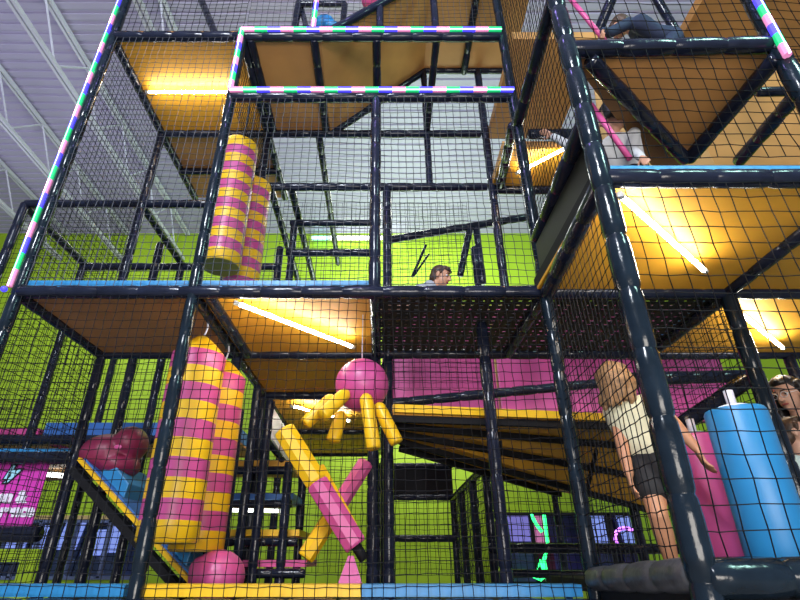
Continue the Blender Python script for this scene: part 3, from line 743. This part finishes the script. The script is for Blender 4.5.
snet('black side net closing the outer left bay at lower level', XA, Y0, Y1, -.19, L1 - .04)
snet('black side net between the LED-joined post and the bay behind', XB, Y0, Y1, L2, L3 - .04)
snet('black side net at the left flank of the near tower, lower level', XE, YE, Y0, -.02, L1 - .05, XD - XE)
snet('black side net at the left flank of the near tower, middle level', XE, YE, Y0, 2.03, 3.02, XD - XE)
snet('black side net at the left flank of the near tower, top level', XE, YE, Y0, 3.1, 5.0, XD - XE, cell=.06)
fnet('near tower front net over the upright blue roller', XE, 3.4, .0, L1 - .05, y=YE - .03, cell=.080)
fnet('near tower front net over the dark-haired child', XE, 2.5, L1 + .1, 2.48, y=YE - .03, cell=.080)
fnet('near tower front net over the crouching child at the top', XE, XE2, 2.58, 4.4, y=YE - .03, cell=.080)
fnet('black net right of the top right LED post', XE2, 3.2, L1 + .1, 3.8, y=YE - .03, cell=.080)
fnet('dim black net filling the base of the near tower', XE, 3.0, -.56, -.12, y=YE - .035, cell=.03)
fnet('black net behind the upright rollers', XD, XF, -.15, L1 - .05, y=Y0 + .02)
snet('black side net of the deck right of the belt deck', XF, Y0, Y1, .6, L1 - .05)
fnet('fine black net behind the boy, high', XC, XD, L1 + .04, L3 - .1, y=Y2 - .03)
fnet('fine black net behind the upper bags and guard rails', XB, XC, L1 + .04, L3 - .1, y=Y2 - .03)
fnet('fine dense black net at the back of the left bay against the lime wall', XL, XB, -.1, L1 - .05, y=Y2 + .05, cell=.055, r=.003)
fnet('fine dense black net at the far left beside the landing', XL, XA, .85, 3.2, y=Y1 + .02, cell=.055)
fnet('fine black net at the back of the upper left bay', XL, XB, L1, 3.2, y=Y2 + .05, cell=.058)
fnet('fine black net far left beyond the landing', -5.4, XL, -.1, 1.6, y=Y2 + .05, cell=.055, r=.003)
fnet('fine black net behind the stair ledges', XB, XC, -.1, L1 - .05, y=Y2 + .08, cell=.055)
snet('black net on the side of the low tunnel', 1.05, 5.35, 8.0, -.2, .8, cell=.07, r=.004)
fnet('dense black net closing the far end of the low tunnel', XC, 1.05, -.2, .82, y=7.97, cell=.075, r=.004)
fnet('black net behind the near tower at the lit window', XD, XF, -.15, 1.0, y=Y2 - .05)

# ------------------------------------------------------------------ people
def hand(wrist, d, side, s, curl=.35, palm_n=None):
    """a palm, four unequal bent fingers and a thumb leaving the side"""
    d = Vector(d).normalized(); side = (Vector(side) - d * d.dot(Vector(side))).normalized(); n = d.cross(side).normalized()
    pr = []
    c = wrist + d * .045 * s
    for k in (-1.0, -.33, .33, 1.0): pr.append(cap(wrist + d * .012 * s + side * k * .014 * s, .015 * s, wrist + d * .078 * s + side * k * .026 * s, .0125 * s, 8))
    for k, l in ((-1.0, .055), (-.33, .072), (.33, .078), (1.0, .068)):
        b = wrist + d * .082 * s + side * k * .028 * s; a1 = curl * .8; a2 = curl * 1.9
        m1 = b + (d * math.cos(a1) + n * math.sin(a1) + side * k * .10) * l * .5 * s
        m2 = m1 + (d * math.cos(a2) + n * math.sin(a2) + side * k * .06) * l * .5 * s
        pr += [cap(b, .0105 * s, m1, .0095 * s, 8), cap(m1, .0095 * s, m2, .0075 * s, 8)]
    tb = wrist + d * .03 * s + side * .032 * s; tm = tb + (d * .55 + side * .75 + n * .25).normalized() * .034 * s; te = tm + (d * .85 + side * .35 + n * .3).normalized() * .03 * s
    pr += [cap(tb, .014 * s, tm, .0115 * s, 8), cap(tm, .0115 * s, te, .009 * s, 8)]
    return pr
def head_prims(c, f, up, s):
    f = Vector(f).normalized(); up = (Vector(up) - f * f.dot(Vector(up))).normalized(); x = f.cross(up).normalized()
    R = Matrix((x, f, up)).transposed()
    L = lambda a, b, d: c + R @ Vector((a * s, b * s, d * s))
    pr = [ell(L(0, -.012, .025), (.073 * s, .092 * s, .088 * s), R), ell(L(0, .022, -.035), (.058 * s, .066 * s, .075 * s), R),
          cap(L(0, .055, -.085), .022 * s, L(0, .062, -.08), .022 * s), cap(L(0, .088, .012), .009 * s, L(0, .106, -.022), .014 * s, 8),
          cap(L(-.012, .094, -.028), .008 * s, L(.012, .094, -.028), .008 * s, 8),
          cap(L(-.045, .074, .024), .010 * s, L(.045, .074, .024), .010 * s, 8),
          ell(L(-.074, -.004, -.005), (.012 * s, .02 * s, .032 * s), R, 10), ell(L(.074, -.004, -.005), (.012 * s, .02 * s, .032 * s), R, 10),
          cap(L(0, -.02, -.07), .05 * s, L(0, -.03, -.13), .047 * s)]
    return pr, L, R
def face_parts(L, R, s, parent, hair):
    for k in (-1, 1):
        v, f = ell(L(.031 * k, .072, .006), (.014 * s, .010 * s, .009 * s), R, 10); ey = link('eye', mesh_from('eye', v, f), M['eyew'], parent, True)
        v, f = ell(L(.031 * k, .0805, .006), (.0065 * s, .0035 * s, .007 * s), R, 8); link('iris', mesh_from('iris', v, f), M['iris'], ey, True)
        v, f = cap(L(.016 * k, .088, .030), .004 * s, L(.048 * k, .078, .032), .003 * s, 6); link('eyebrow', mesh_from('eyebrow', v, f), hair, parent, True)
    v, f = ell(L(0, .083, -.056), (.024 * s, .010 * s, .0075 * s), R, 10); link('mouth', mesh_from('mouth', v, f), M['lip'], parent, True)
def person(label, J, s, f, up, skin, hair, hair_style, top, bottom, sleeve=.55, curl=.4, leg_cover=.5, shoe=None, hs=None, group=None, voxel=.006):
    hs = hs or s
    g = thing('person', label, 'person', (J['pelvis'].x, J['pelvis'].y, min(J[k].z for k in J) - .03), group)
    pr, L, R = head_prims(J['head'], f, up, hs)
    pr.append(cap(J['head'] + R @ Vector((0, -.02, -.07)) * hs, .048 * hs, J['neck'], .05 * hs))
    tor = []
    ax = (J['sh_r'] - J['sh_l'])
    for k in (-.5, .5): tor.append(cap(J['neck'] - Vector((0, 0, .02 * s)), .05 * s, J['chest'] + ax * k * .72, .068 * s))
    for k in (-.36, 0, .36):
        tor.append(cap(J['chest'] + ax * k, .088 * s, J['pelvis'].lerp(J['chest'], .42) + ax * k * .78, .078 * s))
        tor.append(cap(J['pelvis'].lerp(J['chest'], .42) + ax * k * .78, .078 * s, J['pelvis'] + (J['hip_r'] - J['hip_l']) * k * 1.2, .090 * s))
    up_arm, lo_arm, legs = [], [], []
    for q in 'lr':
        if 'el_' + q in J:
            up_arm.append((J['sh_' + q], .052 * s, J['el_' + q], .040 * s)); lo_arm.append((J['el_' + q], .039 * s, J['wr_' + q], .027 * s))
        if 'kn_' + q in J:
            legs.append((J['hip_' + q], .080 * s, J['kn_' + q], .055 * s, J.get('an_' + q)))
    pr += tor
    for a in up_arm: pr.append(cap(*a))
    for a in lo_arm: pr.append(cap(*a))
    for q in 'lr':
        if 'wr_' + q in J:
            d = J['wr_' + q] - J['el_' + q]; sd = J.get('side_' + q, f)
            if 'hd_' + q in J: d = J['hd_' + q]
            pr += hand(J['wr_' + q], d, sd, s * 1.0, curl)
    fdir = Vector((f[0], f[1], 0)).normalized() if abs(f[0]) + abs(f[1]) > .01 else Vector((0, 1, 0))
    for h_, r0, k_, r1, an in legs:
        pr.append(cap(h_, r0, k_, r1))
        if an is not None:
            pr.append(cap(k_, .054 * s, k_.lerp(an, .35), .054 * s)); pr.append(cap(k_.lerp(an, .35), .054 * s, an, .034 * s))
            ft = J.get('foot', fdir)
            pr.append(cap(an + Vector((0, 0, -.02 * s)), .036 * s, an + ft * .13 * s + Vector((0, 0, -.045 * s)), .026 * s))
    union('body', pr, skin, g, voxel, 3)
    # clothing follows the body
    cl = [(cap(Vector(0 * J['neck']) + J['chest'], .1 * s, J['chest'], .1 * s))]
    cl = []
    for k in (-.5, .5): cl.append(cap(J['neck'] - Vector((0, 0, .045 * s)), .056 * s, J['chest'] + ax * k * .76, .078 * s))
    for k in (-.36, 0, .36):
        cl.append(cap(J['chest'] + ax * k, .099 * s, J['pelvis'].lerp(J['chest'], .42) + ax * k * .82, .092 * s))
        cl.append(cap(J['pelvis'].lerp(J['chest'], .42) + ax * k * .82, .092 * s, J['pelvis'].lerp(J['chest'], .12) + (J['hip_r'] - J['hip_l']) * k * 1.2, .101 * s))
    for (a, r0, b, r1) in up_arm:
        e = min(1, sleeve); cl.append(cap(a, r0 + .014 * s, a.lerp(b, e), r0 + (r1 - r0) * e + .016 * s))
    if sleeve > 1:
        for (a, r0, b, r1) in lo_arm: cl.append(cap(a, r0 + .014 * s, a.lerp(b, .92), r1 + .014 * s))
    union('shirt', cl, M[top], g, voxel * 1.2, 3)
    bt = [cap(J['hip_l'] + Vector((0, 0, .03 * s)), .097 * s, J['hip_r'] + Vector((0, 0, .03 * s)), .097 * s)]
    for h_, r0, k_, r1, an in legs:
        e = min(1, leg_cover); bt.append(cap(h_, r0 + .018 * s, h_.lerp(k_, e), r0 + (r1 - r0) * e + .02 * s))
        if leg_cover > 1 and an is not None: bt.append(cap(k_, r1 + .016 * s, an, .05 * s))
    union('trousers' if leg_cover > 1 else 'shorts', bt, M[bottom], g, voxel * 1.2, 3)
    if shoe:
        for h_, r0, k_, r1, an in legs:
            if an is not None:
                ft = J.get('foot', fdir)
                union('shoe', [cap(an + Vector((0, 0, -.025 * s)), .043 * s, an + ft * .12 * s + Vector((0, 0, -.05 * s)), .036 * s)], M[shoe], g, voxel * 1.3, 2)
    face_parts(L, R, hs, g, hair)
    # hair
    H = [ell(L(0, -.028, .040), (.083 * hs, .090 * hs, .085 * hs), R), ell(L(0, .018, .085), (.062 * hs, .062 * hs, .034 * hs), R)]
    if hair_style == 'short':
        H += [ell(L(0, -.055, -.01), (.074 * hs, .062 * hs, .075 * hs), R), cap(L(-.045, .06, .082), .018 * hs, L(.05, .066, .076), .018 * hs)]
        for k in (-1, 1): H.append(cap(L(.07 * k, .02, .05), .016 * hs, L(.075 * k, .018, .012), .009 * hs))
    else:
        ln = {'long': .30, 'mid': .15, 'bob': .10}[hair_style]
        H.append(ell(L(0, -.058, -.03), (.082 * hs, .058 * hs, .095 * hs), R))
        rnd = random.Random(3)
        for i in range(26):
            a = math.radians(172 + 196 * i / 25); kk = 1.0 if hair_style == 'bob' else 1.15
            px, pyy = .078 * math.cos(a), -.02 + .088 * math.sin(a)
            if hair_style == 'long' and i in (0, 1, 2, 23, 24, 25): px *= 1.06
            tip = L(px * 1.12, pyy * 1.15, 0) + Vector((rnd.uniform(-.02, .02), rnd.uniform(-.015, .015), -(ln + rnd.uniform(-.05, .05)) * hs))
            H.append(cap(L(px, pyy, .05), .026 * hs, L(px * kk, pyy * kk, -.06), .027 * hs, 8))
            if kk > 1: H.append(cap(L(px * kk, pyy * kk, -.06), .027 * hs, tip, .015 * hs, 8))
    union('hair', H, hair, g, .006, 2)
    return g, L, R
# the girl in the near tower
def gq(px, py, Y): return at(px, py, Y)
J = dict(head=gq(614, 381, 2.76), neck=gq(621, 397, 2.76), chest=gq(632, 411, 2.74), pelvis=gq(651, 455, 2.74),
         sh_l=gq(614, 404, 2.78), el_l=gq(623, 447, 2.74), wr_l=gq(629, 474, 2.70), sh_r=gq(651, 401, 2.70), el_r=gq(677, 427, 2.62), wr_r=gq(696, 448, 2.60),
         hip_l=gq(644, 462, 2.78), kn_l=gq(658, 515, 2.68), an_l=gq(674, 569, 2.76), hip_r=gq(661, 461, 2.70), kn_r=gq(684, 512, 2.66), an_r=gq(708, 562, 2.74))
J['hd_r'] = gq(706, 466, 2.58) - J['wr_r']
g1, _, _ = person('girl with long dark blond hair, cream top and black shorts reaching for the pink roller', J, .87, (.35, .9, -.15), (-.25, 0, 1), M['skin_tan'], M['blond'], 'mid', 'cream', 'shorts', .25, .35, .55, hs=.88)
# the boy on the belt deck
J = dict(head=gq(441, 277, 3.42), neck=gq(433, 288, 3.45))
n = J['neck']; z = L1 + CZ + .02
J.update(chest=n + Vector((-.08, .02, -.08)), pelvis=n + Vector((-.34, .10, -.10)), sh_l=n + Vector((-.04, .15, -.05)), sh_r=n + Vector((-.04, -.12, -.05)),
         hip_l=n + Vector((-.36, .17, -.11)), hip_r=n + Vector((-.36, .03, -.11)))
for q, dy in (('l', .17), ('r', -.13)):
    J['el_' + q] = Vector((n.x + .02, n.y + dy, z + .09)); J['wr_' + q] = Vector((n.x + .13, n.y + dy * .8, z + .035)); J['side_' + q] = Vector((0, -1 if q == 'l' else 1, 0)); J['hd_' + q] = Vector((1, 0, -.05))
    J['kn_' + q] = Vector((n.x - .22, n.y + dy * .7 + .03, z + .05)); J['an_' + q] = Vector((n.x - .46, n.y + dy * .7 + .05, z + .045))
J['foot'] = Vector((-1, 0, .2)).normalized()
person('boy with short brown hair crawling on the belt deck, head above the beam', J, .72, (.85, -.42, -.32), (.1, 0, 1), M['skin'], M['brown_hair'], 'short', 'tee_grey', 'navy', .6, .3, .7, hs=.80)
# the dark-haired child on the near deck
J = dict(head=gq(611, 115, 2.42), neck=gq(613, 134, 2.44), chest=gq(617, 145, 2.46), pelvis=gq(628, 170, 2.50))
c = J['chest']; p = J['pelvis']
J.update(sh_l=c + Vector((-.10, .06, .05)), sh_r=c + Vector((.10, -.05, .05)), el_l=gq(574, 148, 2.56), wr_l=gq(552, 136, 2.62), el_r=gq(632, 150, 2.36), wr_r=gq(642, 158, 2.22),
         hip_l=p + Vector((-.06, .02, -.03)), hip_r=p + Vector((.06, -.02, -.03)), kn_l=p + Vector((-.06, -.06, -.24)), kn_r=p + Vector((.07, -.08, -.24)))
J['an_l'] = Vector((J['kn_l'].x, p.y, L1 + CZ + .15)); J['an_r'] = Vector((J['kn_r'].x + .03, p.y, L1 + CZ + .15)); J['hd_l'] = gq(534, 127, 2.66) - J['wr_l']
person('dark-haired child in a pale sleeved top stretching one arm out of the near tower', J, .62, (-.55, .85, -.05), (0, 0, 1), M['skin'], M['dark_hair'], 'bob', 'tee_white', 'shorts', 1.5, .3, .9, hs=.82)
# the crouching child at the top
zd = 2.54 + CZ + .10
hd = at(620, 27, 2.10)
J = dict(head=hd, neck=hd + Vector((.05, -.03, -.08)), chest=hd + Vector((.09, -.05, -.13)), pelvis=hd + Vector((.24, -.02, -.22)))
c, p = J['chest'], J['pelvis']
J.update(sh_l=c + Vector((-.10, -.05, .02)), sh_r=c + Vector((.02, .13, .03)), el_l=at(609, 33, 1.98), wr_l=at(603, 31, 1.94),
         el_r=Vector((c.x - .05, c.y + .18, zd + .06)), wr_r=Vector((c.x - .15, c.y + .16, zd + .03)), hip_l=p + Vector((0, -.07, -.02)), hip_r=p + Vector((0, .07, -.02)),
         kn_l=Vector((p.x - .10, p.y - .08, zd + .05)), kn_r=Vector((p.x - .12, p.y + .08, zd + .05)), an_l=Vector((p.x + .10, p.y - .08, zd + .04)), an_r=Vector((p.x + .10, p.y + .08, zd + .04)))
for q in 'lr': J['side_' + q] = Vector((0, 1 if q == 'l' else -1, 0)); J['hd_' + q] = Vector((-1, 0, -.05))
J['hd_l'] = Vector((-.5, -.2, -1))
J['foot'] = Vector((1, 0, .1)).normalized()
person('child in navy clothes crouching on the beam at the very top', J, .56, (-.35, .9, -.3), (-.2, 0, 1), M['skin'], M['brown_hair'], 'short', 'navy', 'navy', 1.5, .5, 1.5, hs=.62)
# the woman and the child at the right edge
hd = at(788, 394, 3.28); gx = hd.x + .10
J = dict(head=hd, neck=hd + Vector((.05, .03, -.16)), chest=Vector((gx, 3.34, hd.z - .34)), pelvis=Vector((gx + .03, 3.36, hd.z - .72)))
c, p = J['chest'], J['pelvis']
J.update(sh_l=c + Vector((-.10, .13, .13)), sh_r=c + Vector((.12, -.14, .13)), el_l=c + Vector((-.16, .0, -.20)), el_r=c + Vector((.16, -.2, -.18)), wr_l=c + Vector((-.10, -.2, -.30)), wr_r=c + Vector((.02, -.3, -.28)),
         hip_l=p + Vector((-.08, .04, -.03)), hip_r=p + Vector((.09, -.04, -.03)), kn_l=p + Vector((-.08, .02, -.42)), kn_r=p + Vector((.1, -.05, -.42)), an_l=Vector((p.x - .08, p.y + .08, .08)), an_r=Vector((p.x + .1, p.y + .02, .08)))
gw, Lw, Rw = person('woman with long dark hair greying on top and thin glasses at the right edge', J, 1.0, (-.93, -.34, -.26), (0, 0, 1), M['skin_fair'], M['dark_hair'], 'long', 'shorts', 'navy', 1.5, .4, 1.5, shoe='black')
v, f = ell(Lw(0.01, -.012, .075), (.076, .078, .056), Rw); link('grey_parting', mesh_from('grey_parting', v, f), M['grey_hair'], gw, True)
def glasses(L, R, s, g):
    for k in (-1, 1): poly_tube('glasses_rim', [L(.032 * k + .022 * math.cos(a), .098, .004 + .018 * math.sin(a)) for a in [2 * math.pi * i / 14 for i in range(14)]], .0022 * s, 'white', g, 6, True)
    for k in (-1, 1): poly_tube('glasses_arm', [L(.054 * k, .095, .008), L(.078 * k, .0, .008)], .002 * s, 'white', g, 6)
glasses(Lw, Rw, 1.0, gw)
hd = at(796, 433, 3.12)
J = dict(head=hd, neck=hd + Vector((.03, .02, -.12)), chest=hd + Vector((.05, .02, -.27)), pelvis=hd + Vector((.05, .04, -.56)))
c, p = J['chest'], J['pelvis']
J.update(sh_l=c + Vector((-.11, -.02, .09)), sh_r=c + Vector((.13, -.05, .09)), el_l=c + Vector((-.10, -.05, -.13)), el_r=c + Vector((.15, -.06, -.13)), wr_l=c + Vector((-.02, -.14, -.26)), wr_r=c + Vector((.14, -.12, -.30)),
         hip_l=p + Vector((-.06, 0, -.02)), hip_r=p + Vector((.07, 0, -.02)), kn_l=p + Vector((-.06, -.02, -.27)), kn_r=p + Vector((.07, -.02, -.27)), an_l=Vector((p.x - .06, p.y + .02, .07)), an_r=Vector((p.x + .07, p.y + .02, .07)))
gc, Lc, Rc = person('child in a pale mint top standing before the woman at the right edge', J, .78, (.75, -.6, .12), (0, 0, 1), M['skin_fair'], M['brown_hair'], 'short', 'tee_mint', 'navy', .6, .4, 1.5, shoe='black', hs=.86)

# ------------------------------------------------------------------ light
def area(name, loc, target, size, energy, col, sy=None):
    l = bpy.data.lights.new(name, 'AREA'); l.energy = energy; l.color = col; l.size = size
    if sy: l.shape = 'RECTANGLE'; l.size_y = sy
    o = bpy.data.objects.new(name, l); COL.objects.link(o); o.location = loc
    o.rotation_euler = (Vector(target) - Vector(loc)).to_track_quat('-Z', 'Y').to_euler()
    return o
area('hall_light_front', (-2.0, -3.5, 6.4), (-.3, 3.5, 2.0), 1.2, 700, (.86, .92, 1.0))
area('fill_low', (.8, -3.4, 1.0), (.2, 3.6, 2.8), 3.2, 300, (1.0, .93, .84), 1.6)  # added fill, no visible source, aimed up to brighten the undersides
area('streak_fill_right', (4.5, -1.0, 6.2), (1.5, 3, 1.5), 1.0, 190, (.55, 1.0, .86))  # unseen added lamp, tinted teal and kept small for the streak on the post
area('fill_back_wall', (.6, 7.6, 6.6), (.4, 9.4, 2.0), 2.5, 120, (1.0, 1.0, .93), 1.0)  # added lamp with no fitting, brightens the lime back wall
area('fill_back_wall_low', (.5, 8.6, 2.6), (.6, 9.6, 1.4), 3.0, 22, (1.0, 1.0, .92), .5)  # second added fill, lifts the lower part of the lime wall
area('fill_left_wall', (-4.6, 7.0, 5.8), (-4.5, 9.5, 2.0), 2.0, 60, (1.0, 1.0, .93), 1.0)  # added fill for the left part of the back wall
area('fill_ceiling_left', (-6, 5.5, 3.5), (-6, 6, 7), 3.0, 60, (.78, .76, 1.0))  # added uplight, not a fitting of the hall, brightens the left ceiling
area('fill_ceiling_rear', (.7, 7.9, 3.6), (.7, 7.6, 7), 3.0, 230, (.80, 1.0, .82))  # added greenish uplight that brightens the ceiling at the centre back
area('fill_violet', (-.6, 1.2, 6.3), (.6, 3.2, 3.0), .5, 22, (.42, .30, 1.0))  # added violet lamp standing in for LED spill on the upper pipes and decks
w = bpy.data.worlds.new('hall_ambient'); scn.world = w; w.use_nodes = True
bg = w.node_tree.nodes['Background']; bg.inputs['Color'].default_value = (.62, .68, .92, 1); bg.inputs['Strength'].default_value = .42
scn.view_settings.view_transform = 'Standard'; scn.view_settings.look = 'None'; scn.view_settings.exposure = 0
